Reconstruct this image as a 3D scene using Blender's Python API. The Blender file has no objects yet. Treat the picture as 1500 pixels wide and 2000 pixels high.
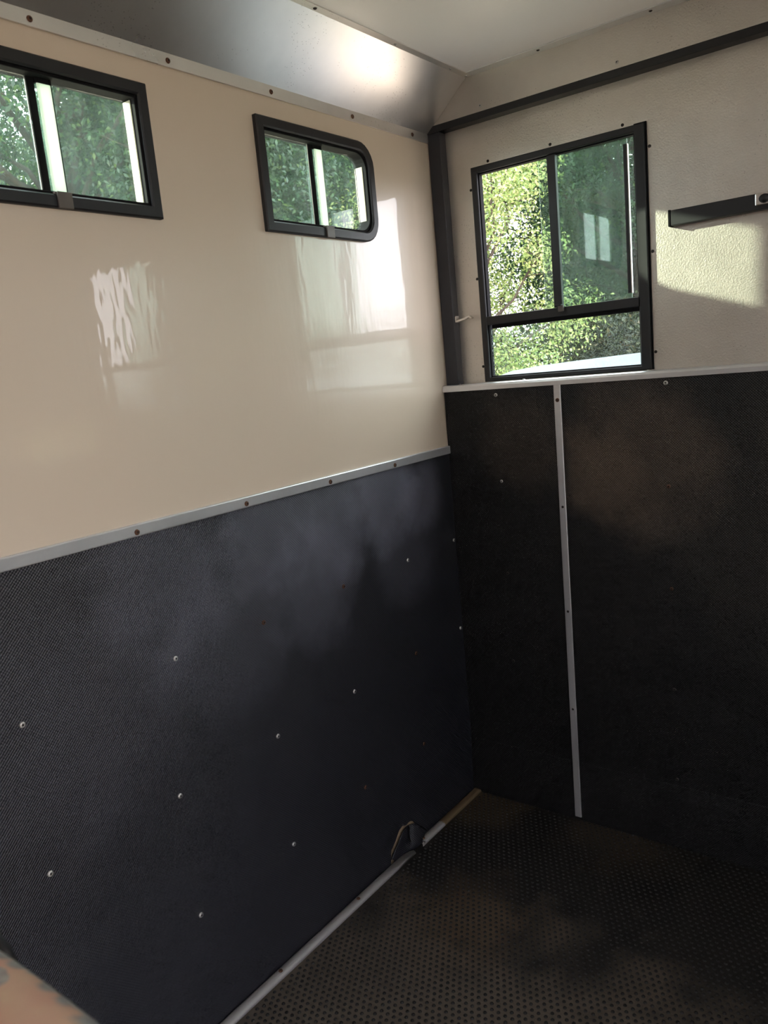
import bpy, bmesh, math, random
import numpy as np
from mathutils import Vector, Matrix

random.seed(7)
RNG = np.random.default_rng(11)
scene = bpy.context.scene
COL = scene.collection
W = 2.02          # inside width of the trailer
H = 2.25          # floor to ceiling
YB = -3.4         # back end
GZ = -0.5         # ground outside

# ---------------------------------------------------------------- camera
cam_data = bpy.data.cameras.new('camera')
cam = bpy.data.objects.new('camera', cam_data)
COL.objects.link(cam)
# rows: camera right, camera down, camera forward in world axes (solved from the vanishing points)
Rr = Vector((0.79605041, 0.59799048, -0.09333343))
Rd = Vector((0.03478418, -0.19916036, -0.97934938))
Rf = Vector((-0.60422993, 0.77636495, -0.17934229))
CP = Vector((1.3683, -2.1411, 1.4562))
m = Matrix.Identity(4)
for i in range(3):
    m[i][0] = Rr[i]; m[i][1] = -Rd[i]; m[i][2] = -Rf[i]; m[i][3] = CP[i]
cam.matrix_world = m
cam_data.sensor_fit = 'HORIZONTAL'
cam_data.sensor_width = 36.0
cam_data.lens = 36.0 * 1539.15 / 1500.0
cam_data.clip_start = 0.02
cam_data.dof.use_dof = True
cam_data.dof.focus_distance = 2.5
cam_data.dof.aperture_fstop = 12.0
scene.camera = cam

# ---------------------------------------------------------------- world, sun, exposure
world = bpy.data.worlds.new('hazy_sky')
scene.world = world
world.use_nodes = True
wn = world.node_tree.nodes
wn['Background'].inputs[0].default_value = (0.98, 0.965, 1.03, 1)
wn['Background'].inputs[1].default_value = 7.0
sd = bpy.data.lights.new('sun', 'SUN')
sd.energy = 11.0
sd.color = (1.0, 0.93, 0.72)
sd.angle = math.radians(1.2)
sun = bpy.data.objects.new('sun', sd)
COL.objects.link(sun)
sun.location = (-8, -5, 6)
sun.rotation_euler = Vector((1.0, 0.565, -0.34)).to_track_quat('-Z', 'Y').to_euler()
vs = scene.view_settings
vs.view_transform = 'Standard'
vs.look = 'None'
vs.gamma = 1.0
vs.use_curve_mapping = False
vs.exposure = 0.43
scene.cycles.max_bounces = 7
scene.cycles.diffuse_bounces = 4
scene.cycles.glossy_bounces = 3
scene.cycles.transmission_bounces = 3
scene.cycles.transparent_max_bounces = 12
scene.cycles.adaptive_threshold = 0.03

# ---------------------------------------------------------------- materials
def new_mat(name):
    mt = bpy.data.materials.new(name)
    mt.use_nodes = True
    nt = mt.node_tree
    return mt, nt, nt.nodes, nt.links, nt.nodes['Principled BSDF']

def coords(nt, scale=(1, 1, 1)):
    tc = nt.nodes.new('ShaderNodeTexCoord')
    mp = nt.nodes.new('ShaderNodeMapping')
    mp.inputs['Scale'].default_value = scale
    nt.links.new(tc.outputs['Object'], mp.inputs['Vector'])
    return mp.outputs['Vector']

def noise(nt, vec, scale, detail=4, rough=0.55):
    n = nt.nodes.new('ShaderNodeTexNoise')
    n.inputs['Scale'].default_value = scale
    n.inputs['Detail'].default_value = detail
    n.inputs['Roughness'].default_value = rough
    nt.links.new(vec, n.inputs['Vector'])
    return n.outputs['Fac']

def ramp(nt, fac, stops):
    r = nt.nodes.new('ShaderNodeValToRGB')
    e = r.color_ramp.elements
    while len(e) < len(stops):
        e.new(0.5)
    for el, (p, c) in zip(e, stops):
        el.position = p
        el.color = (*c, 1) if len(c) == 3 else c
    nt.links.new(fac, r.inputs['Fac'])
    return r.outputs['Color']

def math_node(nt, op, a, b=None):
    n = nt.nodes.new('ShaderNodeMath')
    n.operation = op
    for i, v in enumerate((a, b)):
        if v is None:
            continue
        if isinstance(v, (int, float)):
            n.inputs[i].default_value = v
        else:
            nt.links.new(v, n.inputs[i])
    return n.outputs[0]

def mixrgb(nt, fac, a, b):
    n = nt.nodes.new('ShaderNodeMix')
    n.data_type = 'RGBA'
    for key, v in ((0, fac), (6, a), (7, b)):
        if isinstance(v, (int, float)):
            n.inputs[key].default_value = v
        elif isinstance(v, tuple):
            n.inputs[key].default_value = (*v, 1)
        else:
            nt.links.new(v, n.inputs[key])
    return n.outputs[2]

def bump(nt, height, strength, dist=0.01):
    b = nt.nodes.new('ShaderNodeBump')
    b.inputs['Strength'].default_value = strength
    b.inputs['Distance'].default_value = dist
    nt.links.new(height, b.inputs['Height'])
    return b.outputs['Normal']

def plain(name, col, rough=0.5, metal=0.0, var=0.12, nscale=40, coat=0.0, spec=0.5):
    mt, nt, N, Lk, P = new_mat(name)
    v = coords(nt)
    f = noise(nt, v, nscale)
    d = tuple(max(0, c * (1 - var)) for c in col)
    l = tuple(min(1, c * (1 + var)) for c in col)
    Lk.new(ramp(nt, f, [(0.3, d), (0.7, l)]), P.inputs['Base Color'])
    P.inputs['Roughness'].default_value = rough
    P.inputs['Metallic'].default_value = metal
    P.inputs['Coat Weight'].default_value = coat
    P.inputs['Specular IOR Level'].default_value = spec
    return mt

def make_cream():
    mt, nt, N, Lk, P = new_mat('cream_gelcoat')
    v = coords(nt)
    f = noise(nt, v, 1.3, 3)
    Lk.new(ramp(nt, f, [(0.3, (0.635, 0.53, 0.42)), (0.7, (0.66, 0.56, 0.45))]), P.inputs['Base Color'])
    P.inputs['Roughness'].default_value = 0.30
    P.inputs['Coat Weight'].default_value = 0.6
    P.inputs['Coat Roughness'].default_value = 0.03
    vb = coords(nt, (1, 1.0, 0.28))
    n1 = noise(nt, vb, 26, 2)
    n2 = noise(nt, vb, 4, 2)
    h = math_node(nt, 'ADD', math_node(nt, 'MULTIPLY', n1, 0.22), n2)
    nb = bump(nt, h, 0.17, 0.02)
    Lk.new(nb, P.inputs['Coat Normal'])
    Lk.new(nb, P.inputs['Normal'])
    return mt

def make_alu(name, base, r0, r1, metal, streak=(1, 1, 1), specks=True, grain=0.05):
    mt, nt, N, Lk, P = new_mat(name)
    v = coords(nt, streak)
    big = noise(nt, v, 2.6, 6, 0.6)
    fine = noise(nt, v, 60, 3, 0.6)
    c = ramp(nt, big, [(0.28, tuple(x * 0.76 for x in base)), (0.72, base)])
    if specks:
        vo = nt.nodes.new('ShaderNodeTexVoronoi')
        vo.inputs['Scale'].default_value = 150
        nt.links.new(coords(nt), vo.inputs['Vector'])
        patch = noise(nt, coords(nt), 6.0, 5, 0.7)
        thr = math_node(nt, 'MULTIPLY', math_node(nt, 'LESS_THAN', vo.outputs['Distance'], 0.17),
                        math_node(nt, 'GREATER_THAN', patch, 0.56))
        c = mixrgb(nt, math_node(nt, 'MULTIPLY', thr, 0.42), c, (0.10, 0.085, 0.07))
    Lk.new(c, P.inputs['Base Color'])
    P.inputs['Metallic'].default_value = metal
    rr = math_node(nt, 'ADD', math_node(nt, 'MULTIPLY', big, r1 - r0), r0)
    Lk.new(rr, P.inputs['Roughness'])
    gr = noise(nt, coords(nt), 230, 2, 0.5)
    hh = math_node(nt, 'ADD', math_node(nt, 'MULTIPLY', math_node(nt, 'ADD', fine, big), 1.0 if grain == 0.05 else 0.15), math_node(nt, 'MULTIPLY', gr, grain))
    Lk.new(bump(nt, hh, 0.05 + grain * 0.2, 0.01), P.inputs['Normal'])
    return mt

def make_rubber(name, dust_sheen_spots, base=(0.017, 0.0172, 0.020), rough=0.42, spec=0.65):
    mt, nt, N, Lk, P = new_mat(name)
    v = coords(nt)
    sp = nt.nodes.new('ShaderNodeSeparateXYZ')
    Lk.new(v, sp.inputs[0])
    u = math_node(nt, 'ADD', sp.outputs[0], sp.outputs[1])
    k = 2 * math.pi / 0.0068
    a = math_node(nt, 'SINE', math_node(nt, 'MULTIPLY', u, k))
    b = math_node(nt, 'SINE', math_node(nt, 'MULTIPLY', sp.outputs[2], k))
    weave = math_node(nt, 'MULTIPLY', a, b)
    und = noise(nt, v, 3.2, 2)
    h = math_node(nt, 'ADD', math_node(nt, 'MULTIPLY', weave, 0.07), math_node(nt, 'MULTIPLY', und, 1.0))
    Lk.new(bump(nt, h, 0.55, 0.02), P.inputs['Normal'])
    dust = noise(nt, v, 4.0, 5, 0.6)
    df = math_node(nt, 'MULTIPLY', math_node(nt, 'SUBTRACT', dust, 0.47), 0.11)
    df = math_node(nt, 'MAXIMUM', df, 0.0)
    c = mixrgb(nt, df, base, (0.20, 0.19, 0.20))
    wob = noise(nt, v, 9, 3)
    for (p, rad, amt, dc) in dust_sheen_spots:  # brown dust on the end sheet, painted sheen on the left lining
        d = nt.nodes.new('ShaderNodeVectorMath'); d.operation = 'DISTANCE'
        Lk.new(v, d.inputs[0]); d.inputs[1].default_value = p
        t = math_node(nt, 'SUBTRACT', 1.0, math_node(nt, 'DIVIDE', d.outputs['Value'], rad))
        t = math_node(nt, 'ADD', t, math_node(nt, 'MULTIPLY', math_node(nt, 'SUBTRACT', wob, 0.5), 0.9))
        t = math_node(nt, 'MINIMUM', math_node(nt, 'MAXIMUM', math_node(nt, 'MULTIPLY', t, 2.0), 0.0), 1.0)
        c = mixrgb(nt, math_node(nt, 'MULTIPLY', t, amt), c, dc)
    wv = math_node(nt, 'ADD', math_node(nt, 'MULTIPLY', weave, 0.28), 0.28)
    c = mixrgb(nt, wv, c, (0.004, 0.004, 0.005))
    Lk.new(c, P.inputs['Base Color'])
    P.inputs['Roughness'].default_value = rough
    P.inputs['Specular IOR Level'].default_value = spec
    return mt

def make_floor():
    mt, nt, N, Lk, P = new_mat('dusty_rubber_floor')
    v = coords(nt)
    f = noise(nt, v, 3.0, 6, 0.65)
    g = noise(nt, v, 240, 2)
    c = ramp(nt, f, [(0.3, (0.006, 0.0057, 0.0055)), (0.7, (0.015, 0.0125, 0.0105))])
    wob = noise(nt, v, 7, 4)  # brown dust patches; their spread also paints light fading towards the front
    for (p, rad, amt, dc) in (((0.55, -1.05, 0.0), 0.62, 0.9, (0.105, 0.084, 0.066)), ((0.30, -0.62, 0.0), 0.22, 0.6, (0.12, 0.082, 0.050)),
                              ((0.14, -0.95, 0.0), 0.42, 0.75, (0.085, 0.068, 0.054)), ((0.95, -0.85, 0.0), 0.40, 0.6, (0.085, 0.066, 0.050)), ((0.05, -0.10, 0.0), 0.20, 0.45, (0.10, 0.065, 0.030)), ((0.55, -0.04, 0.0), 0.22, 0.3, (0.10, 0.07, 0.04))):
        d = nt.nodes.new('ShaderNodeVectorMath'); d.operation = 'DISTANCE'
        Lk.new(v, d.inputs[0]); d.inputs[1].default_value = p
        t = math_node(nt, 'SUBTRACT', 1.0, math_node(nt, 'DIVIDE', d.outputs['Value'], rad))
        t = math_node(nt, 'ADD', t, math_node(nt, 'MULTIPLY', math_node(nt, 'SUBTRACT', wob, 0.5), 1.6))
        t = math_node(nt, 'MINIMUM', math_node(nt, 'MAXIMUM', math_node(nt, 'MULTIPLY', t, 1.8), 0.0), 1.0)
        c = mixrgb(nt, math_node(nt, 'MULTIPLY', t, amt), c, dc)
    c = mixrgb(nt, math_node(nt, 'MULTIPLY', math_node(nt, 'GREATER_THAN', g, 0.76), 0.35), c, (0.30, 0.26, 0.21))
    Lk.new(c, P.inputs['Base Color'])
    P.inputs['Roughness'].default_value = 0.75
    Lk.new(bump(nt, noise(nt, v, 160, 3), 0.3, 0.004), P.inputs['Normal'])
    return mt

def make_glass(name, tint, dust, dcol=(0.75, 0.85, 0.80)):
    mt = bpy.data.materials.new(name)
    mt.use_nodes = True
    nt = mt.node_tree
    N, Lk = nt.nodes, nt.links
    N.remove(N['Principled BSDF'])
    out = N['Material Output']
    tr = N.new('ShaderNodeBsdfTransparent'); tr.inputs[0].default_value = (*tint, 1)
    gl = N.new('ShaderNodeBsdfGlossy'); gl.inputs['Roughness'].default_value = 0.01
    tl = N.new('ShaderNodeBsdfTranslucent'); tl.inputs[0].default_value = (*dcol, 1)
    lw = N.new('ShaderNodeLayerWeight'); lw.inputs[0].default_value = 0.5
    fac = math_node(nt, 'ADD', math_node(nt, 'MULTIPLY', math_node(nt, 'POWER', lw.outputs['Facing'], 5.0), 0.9), 0.03)
    v = coords(nt, (1.0, 1.0, 0.18))
    d1 = noise(nt, v, 34, 4, 0.6)
    d2 = noise(nt, coords(nt), 5, 3)
    df = math_node(nt, 'MULTIPLY', math_node(nt, 'MULTIPLY', d1, d2), dust * 4.0)
    m1 = N.new('ShaderNodeMixShader'); Lk.new(df, m1.inputs[0]); Lk.new(tr.outputs[0], m1.inputs[1]); Lk.new(tl.outputs[0], m1.inputs[2])
    m2 = N.new('ShaderNodeMixShader'); Lk.new(fac, m2.inputs[0]); Lk.new(m1.outputs[0], m2.inputs[1]); Lk.new(gl.outputs[0], m2.inputs[2])
    Lk.new(m2.outputs[0], out.inputs['Surface'])
    return mt

def make_leaf(name, stops):
    mt = bpy.data.materials.new(name)
    mt.use_nodes = True
    nt = mt.node_tree
    N, Lk = nt.nodes, nt.links
    N.remove(N['Principled BSDF'])
    out = N['Material Output']
    g = N.new('ShaderNodeNewGeometry')
    c = ramp(nt, g.outputs['Random Per Island'], stops)
    df = N.new('ShaderNodeBsdfDiffuse'); Lk.new(c, df.inputs[0])
    tl = N.new('ShaderNodeBsdfTranslucent'); Lk.new(c, tl.inputs[0])
    gs = N.new('ShaderNodeBsdfGlossy'); gs.inputs['Roughness'].default_value = 0.45
    a = N.new('ShaderNodeMixShader'); a.inputs[0].default_value = 0.42
    Lk.new(df.outputs[0], a.inputs[1]); Lk.new(tl.outputs[0], a.inputs[2])
    b = N.new('ShaderNodeMixShader'); b.inputs[0].default_value = 0.05
    Lk.new(a.outputs[0], b.inputs[1]); Lk.new(gs.outputs[0], b.inputs[2])
    Lk.new(b.outputs[0], out.inputs['Surface'])
    return mt

def make_translucent(name, col):
    mt = bpy.data.materials.new(name)
    mt.use_nodes = True
    nt = mt.node_tree
    N, Lk = nt.nodes, nt.links
    P = N['Principled BSDF']
    P.inputs['Base Color'].default_value = (*col, 1)
    P.inputs['Roughness'].default_value = 0.35
    tl = N.new('ShaderNodeBsdfTranslucent'); tl.inputs[0].default_value = (*col, 1)
    f = noise(nt, coords(nt), 20, 2)
    mx = N.new('ShaderNodeMixShader')
    Lk.new(math_node(nt, 'ADD', math_node(nt, 'MULTIPLY', f, 0.1), 0.5), mx.inputs[0])
    Lk.new(P.outputs[0], mx.inputs[1]); Lk.new(tl.outputs[0], mx.inputs[2])
    Lk.new(mx.outputs[0], N['Material Output'].inputs['Surface'])
    return mt

def make_skin():
    mt, nt, N, Lk, P = new_mat('tattooed_skin')
    v = coords(nt)
    s = noise(nt, v, 22, 4)
    skin = ramp(nt, s, [(0.3, (0.58, 0.33, 0.25)), (0.55, (0.60, 0.40, 0.28)), (0.75, (0.64, 0.49, 0.31))])
    ink = ramp(nt, noise(nt, v, 90, 3), [(0.3, (0.13, 0.15, 0.17)), (0.7, (0.36, 0.41, 0.40))])
    wob = noise(nt, v, 60, 3)
    blot = noise(nt, v, 24, 2)
    mask = math_node(nt, 'MULTIPLY', math_node(nt, 'GREATER_THAN', blot, 0.60), 0.8)
    for px, py, rad in ((22, 1888, 0.011), (52, 1893, 0.008), (78, 1914, 0.006), (118, 1982, 0.012), (150, 1992, 0.010), (-60, 1960, 0.02), (60, 2060, 0.018), (200, 2060, 0.014), (-40, 1880, 0.012)):
        dep = 0.52 - 0.1 * px / 205 - 0.012
        pos = CP + (Rr * ((px - 750) / 1539.15) + Rd * ((py - 1000) / 1539.15) + Rf) * dep
        d = nt.nodes.new('ShaderNodeVectorMath'); d.operation = 'DISTANCE'
        Lk.new(v, d.inputs[0]); d.inputs[1].default_value = pos
        f = math_node(nt, 'SUBTRACT', 1.25, math_node(nt, 'DIVIDE', d.outputs['Value'], rad * 1.5))
        f = math_node(nt, 'ADD', f, math_node(nt, 'MULTIPLY', math_node(nt, 'SUBTRACT', wob, 0.5), 1.0))
        f = math_node(nt, 'MINIMUM', math_node(nt, 'MAXIMUM', math_node(nt, 'MULTIPLY', f, 3.0), 0.0), 0.9)
        mask = math_node(nt, 'MAXIMUM', mask, f)
    Lk.new(mixrgb(nt, mask, skin, ink), P.inputs['Base Color'])
    P.inputs['Roughness'].default_value = 0.5
    P.inputs['Subsurface Weight'].default_value = 0.08
    P.inputs['Subsurface Radius'].default_value = (0.01, 0.004, 0.002)
    return mt

M = {}
M['cream'] = make_cream()
M['alu_panel'] = make_alu('dull_aluminium_panel', (0.74, 0.69, 0.63), 0.32, 0.50, 0.80, (1, 1, 1), True, 0.5)
M['alu_cove'] = make_alu('mill_aluminium_cove', (0.84, 0.82, 0.80), 0.20, 0.40, 0.80, (1, 1, 1), True, 0.02)
M['alu_strip'] = make_alu('aluminium_strip', (0.78, 0.78, 0.80), 0.28, 0.44, 0.7, (1, 1, 1), False)
M['alu_floor'] = make_alu('scuffed_pale_aluminium', (0.44, 0.42, 0.42), 0.4, 0.6, 0.35, (1, 1, 1), False)
M['alu_dirty'] = make_alu('dirt_stained_aluminium', (0.20, 0.14, 0.08), 0.5, 0.7, 0.35, (1, 1, 1), False)
M['ceiling'] = plain('white_ceiling_laminate', (0.90, 0.88, 0.88), 0.28, 0, 0.02, 3, 0.3)
M['black_frame'] = plain('black_powder_coat', (0.011, 0.0115, 0.014), 0.5, 0.0, 0.15, 30)
M['steel_frame'] = plain('charcoal_steel_paint', (0.022, 0.024, 0.031), 0.42, 0.0, 0.15, 20)
M['seal'] = plain('black_rubber_seal', (0.008, 0.008, 0.009), 0.8, 0, 0.12, 40, 0.0, 0.12)
SHEEN_COL = (0.40, 0.41, 0.53)  # bluish window sheen, painted into the left rubber's colour as soft spots
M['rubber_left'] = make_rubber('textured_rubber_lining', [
    ((0.003, -0.38, 1.12), 0.20, 0.26, SHEEN_COL), ((0.003, -0.20, 1.06), 0.14, 0.22, SHEEN_COL), ((0.003, -0.60, 1.06), 0.20, 0.18, SHEEN_COL),
    ((0.003, -0.84, 1.10), 0.18, 0.16, SHEEN_COL), ((0.003, -0.70, 0.92), 0.20, 0.14, SHEEN_COL), ((0.003, -1.15, 1.05), 0.22, 0.10, SHEEN_COL),
    ((0.003, -1.0, 0.90), 0.25, 0.07, SHEEN_COL), ((0.003, -0.30, 0.90), 0.18, 0.10, SHEEN_COL), ((0.003, -1.35, 0.85), 0.30, 0.04, SHEEN_COL)], (0.0150, 0.0160, 0.0235), 0.46)
M['rubber_end'] = make_rubber('textured_rubber_lining_dusty', [
    ((0.62, -0.022, 1.15), 0.26, 0.16, (0.38, 0.27, 0.19)),
    ((0.50, -0.022, 1.10), 0.16, 0.13, (0.38, 0.27, 0.19)),
    ((0.27, -0.022, 1.20), 0.18, 0.07, (0.38, 0.27, 0.19)),
    ((0.95, -0.022, 1.00), 0.40, 0.06, (0.30, 0.26, 0.22))], (0.0062, 0.0062, 0.0067), 0.5, 0.35)
M['floor'] = make_floor()
M['stud'] = plain('dark_rubber_stud', (0.006, 0.0058, 0.006), 0.7, 0, 0.4, 12)
M['screw_steel'] = plain('zinc_screw', (0.55, 0.54, 0.52), 0.35, 0.7, 0.2, 300)
M['screw_rust'] = plain('rusty_screw', (0.10, 0.045, 0.025), 0.7, 0.2, 0.4, 400)
M['screw_dark'] = plain('dark_screw', (0.035, 0.030, 0.028), 0.5, 0.4, 0.3, 400)
M['screw_hole'] = plain('screw_recess', (0.012, 0.011, 0.010), 0.8)
M['glass_side'] = make_glass('dusty_green_glass', (0.83, 0.91, 0.88), 0.009, (0.60, 0.82, 0.80))
M['glass_end'] = make_glass('tinted_end_glass', (0.80, 0.87, 0.83), 0.012)
M['glass_clear'] = make_glass('end_lower_glass', (0.88, 0.95, 0.92), 0.012)
M['pull'] = make_translucent('white_plastic_pull', (0.86, 0.88, 0.83))
M['reveal'] = make_translucent('pale_window_channel', (0.78, 0.76, 0.66))
M['clip'] = plain('grey_brown_plastic', (0.11, 0.095, 0.085), 0.45)
M['chrome'] = plain('worn_chrome', (0.62, 0.60, 0.56), 0.22, 1.0, 0.15, 60)
M['ply'] = plain('bare_plywood', (0.26, 0.19, 0.12), 0.8, 0, 0.3, 25)
M['print'] = plain('etched_print', (0.10, 0.13, 0.13), 0.7)
M['van'] = plain('silver_blue_car_paint', (0.36, 0.42, 0.47), 0.30, 0.35, 0.04, 3, 0.6)
M['van_glass'] = plain('dark_vehicle_glass', (0.012, 0.014, 0.016), 0.05)
M['tyre'] = plain('tyre_rubber', (0.02, 0.02, 0.02), 0.8)
M['red'] = plain('red_lamp', (0.45, 0.03, 0.02), 0.2)
M['sand'] = plain('pale_sandy_ground', (0.50, 0.42, 0.33), 0.95, 0, 0.2, 1.5)
M['nose'] = plain('blue_grey_gelcoat', (0.115, 0.14, 0.165), 0.4, 0, 0.06, 6, 0.05)
M['bark'] = plain('grey_brown_bark', (0.045, 0.035, 0.027), 0.9, 0, 0.4, 14)
M['leaf_bright'] = make_leaf('sunny_leaves', [(0.0, (0.10, 0.18, 0.045)), (0.45, (0.24, 0.35, 0.10)), (0.8, (0.40, 0.46, 0.17)), (1.0, (0.52, 0.54, 0.26))])
M['leaf_dark'] = make_leaf('deep_green_leaves', [(0.0, (0.011, 0.038, 0.018)), (0.5, (0.023, 0.068, 0.028)), (0.85, (0.048, 0.118, 0.038)), (1.0, (0.12, 0.19, 0.045))])
M['leaf_hedge'] = make_leaf('hedge_leaves', [(0.0, (0.007, 0.018, 0.005)), (0.5, (0.018, 0.036, 0.009)), (0.88, (0.045, 0.062, 0.014)), (1.0, (0.11, 0.075, 0.02))])
M['skin'] = make_skin()
M['strap'] = plain('black_watch_strap', (0.012, 0.012, 0.013), 0.45)
M['sleeve'] = plain('dark_cotton', (0.03, 0.03, 0.035), 0.9)

# ---------------------------------------------------------------- helpers
def tag(o, label=None, cat=None, group=None, kind=None):
    if label: o['label'] = label
    if cat: o['category'] = cat
    if group: o['group'] = group
    if kind: o['kind'] = kind
    return o

def link(name, me, mat=None, parent=None):
    o = bpy.data.objects.new(name, me)
    COL.objects.link(o)
    if mat is not None and me is not None:
        for mm in (mat if isinstance(mat, (list, tuple)) else [mat]):
            me.materials.append(mm)
    if parent is not None:
        o.parent = parent
    return o

def empty(name, loc=(0, 0, 0)):
    o = bpy.data.objects.new(name, None)
    o.empty_display_size = 0.05
    COL.objects.link(o)
    o.location = loc
    return o

def from_bm(name, bm, mat=None, parent=None, smooth=False):
    bmesh.ops.recalc_face_normals(bm, faces=bm.faces[:])
    me = bpy.data.meshes.new(name)
    bm.to_mesh(me)
    bm.free()
    if smooth:
        for p in me.polygons:
            p.use_smooth = True
    return link(name, me, mat, parent)

def add_box(bm, x0, x1, y0, y1, z0, z1):
    v = [bm.verts.new(p) for p in ((x0, y0, z0), (x1, y0, z0), (x1, y1, z0), (x0, y1, z0),
                                   (x0, y0, z1), (x1, y0, z1), (x1, y1, z1), (x0, y1, z1))]
    for f in ((0, 3, 2, 1), (4, 5, 6, 7), (0, 1, 5, 4), (1, 2, 6, 5), (2, 3, 7, 6), (3, 0, 4, 7)):
        bm.faces.new([v[i] for i in f])

def boxes(name, lst, mat, parent=None, bev=0.0):
    bm = bmesh.new()
    for b in lst:
        add_box(bm, *b)
    o = from_bm(name, bm, mat, parent)
    if bev:
        md = o.modifiers.new('bevel', 'BEVEL')
        md.width = bev; md.segments = 2; md.limit_method = 'ANGLE'
    return o

def prism(name, prof, y0, y1, mat, parent=None, axis='y', smooth=False):
    """closed profile extruded; axis y: prof=(x,z); axis x: prof=(y,z)"""
    bm = bmesh.new()
    def P(a, b, t):
        return (a, t, b) if axis == 'y' else (t, a, b)
    A = [bm.verts.new(P(a, b, y0)) for a, b in prof]
    B = [bm.verts.new(P(a, b, y1)) for a, b in prof]
    n = len(prof)
    for i in range(n):
        bm.faces.new((A[i], A[(i + 1) % n], B[(i + 1) % n], B[i]))
    bm.faces.new(A[::-1]); bm.faces.new(B)
    return from_bm(name, bm, mat, parent, smooth)

def outline(u0, u1, v0, v1, r, n=6):
    """rounded rectangle; r = radii at (u0v0, u1v0, u1v1, u0v1)"""
    pts = []
    cs = [((u0, v0), (1, 1), math.pi), ((u1, v0), (-1, 1), 1.5 * math.pi), ((u1, v1), (-1, -1), 0), ((u0, v1), (1, -1), 0.5 * math.pi)]
    for (c, s, a0), rr in zip(cs, r):
        rr = max(rr, 0.0005)
        cx, cy = c[0] + s[0] * rr, c[1] + s[1] * rr
        for i in range(n + 1):
            a = a0 + 0.5 * math.pi * i / n
            pts.append((cx + rr * math.cos(a), cy + rr * math.sin(a)))
    return pts

def loft_loops(name, loops, mat, parent=None, close=True, caps=False):
    bm = bmesh.new()
    V = [[bm.verts.new(p) for p in lp] for lp in loops]
    n = len(loops[0])
    K = len(loops)
    for k in range(K if close else K - 1):
        a, b = V[k], V[(k + 1) % K]
        for i in range(n):
            bm.faces.new((a[i], a[(i + 1) % n], b[(i + 1) % n], b[i]))
    if caps:
        bm.faces.new(V[0][::-1]); bm.faces.new(V[-1])
    return from_bm(name, bm, mat, parent)

def ring(name, mp, o_out, o_in, d0, d1, mat, parent, ch=0.002):
    """frame between two outlines, from depth d0 to d1 (d1 towards the room), chamfered edges"""
    co = [sum(p[0] for p in o_out) / len(o_out), sum(p[1] for p in o_out) / len(o_out)]
    def sh(o, t):
        return [(p[0] + (t if p[0] < co[0] else -t), p[1] + (t if p[1] < co[1] else -t)) for p in o]
    L = lambda o, d: [mp(u, v, d) for u, v in o]
    loops = [L(o_out, d0), L(o_out, d1 - ch), L(sh(o_out, ch), d1), L(sh(o_in, -ch), d1), L(o_in, d1 - ch), L(o_in, d0)]
    return loft_loops(name, loops, mat, parent)

def slab(name, mp, ol, d0, d1, mat, parent):
    bm = bmesh.new()
    A = [bm.verts.new(mp(u, v, d0)) for u, v in ol]
    B = [bm.verts.new(mp(u, v, d1)) for u, v in ol]
    n = len(ol)
    for i in range(n):
        bm.faces.new((A[i], A[(i + 1) % n], B[(i + 1) % n], B[i]))
    bm.faces.new(A[::-1]); bm.faces.new(B)
    return from_bm(name, bm, mat, parent)

def mbox(name, mp, u0, u1, v0, v1, d0, d1, mat, parent, bev=0.0):
    a, b = mp(u0, v0, d0), mp(u1, v1, d1)
    return boxes(name, [(min(a[0], b[0]), max(a[0], b[0]), min(a[1], b[1]), max(a[1], b[1]), min(a[2], b[2]), max(a[2], b[2]))], mat, parent, bev)

def mapL(u, v, d): return (d, u, v)            # left wall: d into the room
def mapR(u, v, d): return (W - d, u, v)
def mapE(u, v, d): return (u, -d, v)           # end (front) wall
def mapEm(u, v, d): return (W - u, -d, v)      # mirrored

SCREW = {}
def screw_mesh(kind, r):
    key = (kind, r)
    if key in SCREW:
        return SCREW[key]
    bm = bmesh.new()
    n = 10
    rings = [(1.0, 0.0), (0.92, 0.30), (0.62, 0.48), (0.36, 0.52), (0.30, 0.26)]
    V = [[bm.verts.new((r * a * math.cos(2 * math.pi * i / n), r * a * math.sin(2 * math.pi * i / n), r * h)) for i in range(n)] for a, h in rings]
    for k in range(len(rings) - 1):
        for i in range(n):
            f = bm.faces.new((V[k][i], V[k][(i + 1) % n], V[k + 1][(i + 1) % n], V[k + 1][i]))
            f.smooth = True
            f.material_index = 1 if k == 3 else 0
    f = bm.faces.new(V[-1]); f.material_index = 1
    bmesh.ops.recalc_face_normals(bm, faces=bm.faces[:])
    me = bpy.data.meshes.new('screw')
    bm.to_mesh(me); bm.free()
    me.materials.append(M[kind]); me.materials.append(M['screw_hole'])
    SCREW[key] = me
    return me

def screw(p, normal, parent, kind='screw_steel', r=0.006, name='screw'):
    o = bpy.data.objects.new(name, screw_mesh(kind, r))
    COL.objects.link(o)
    o.location = p
    o.rotation_euler = Vector(normal).to_track_quat('Z', 'Y').to_euler()
    o.parent = parent
    return o

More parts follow.
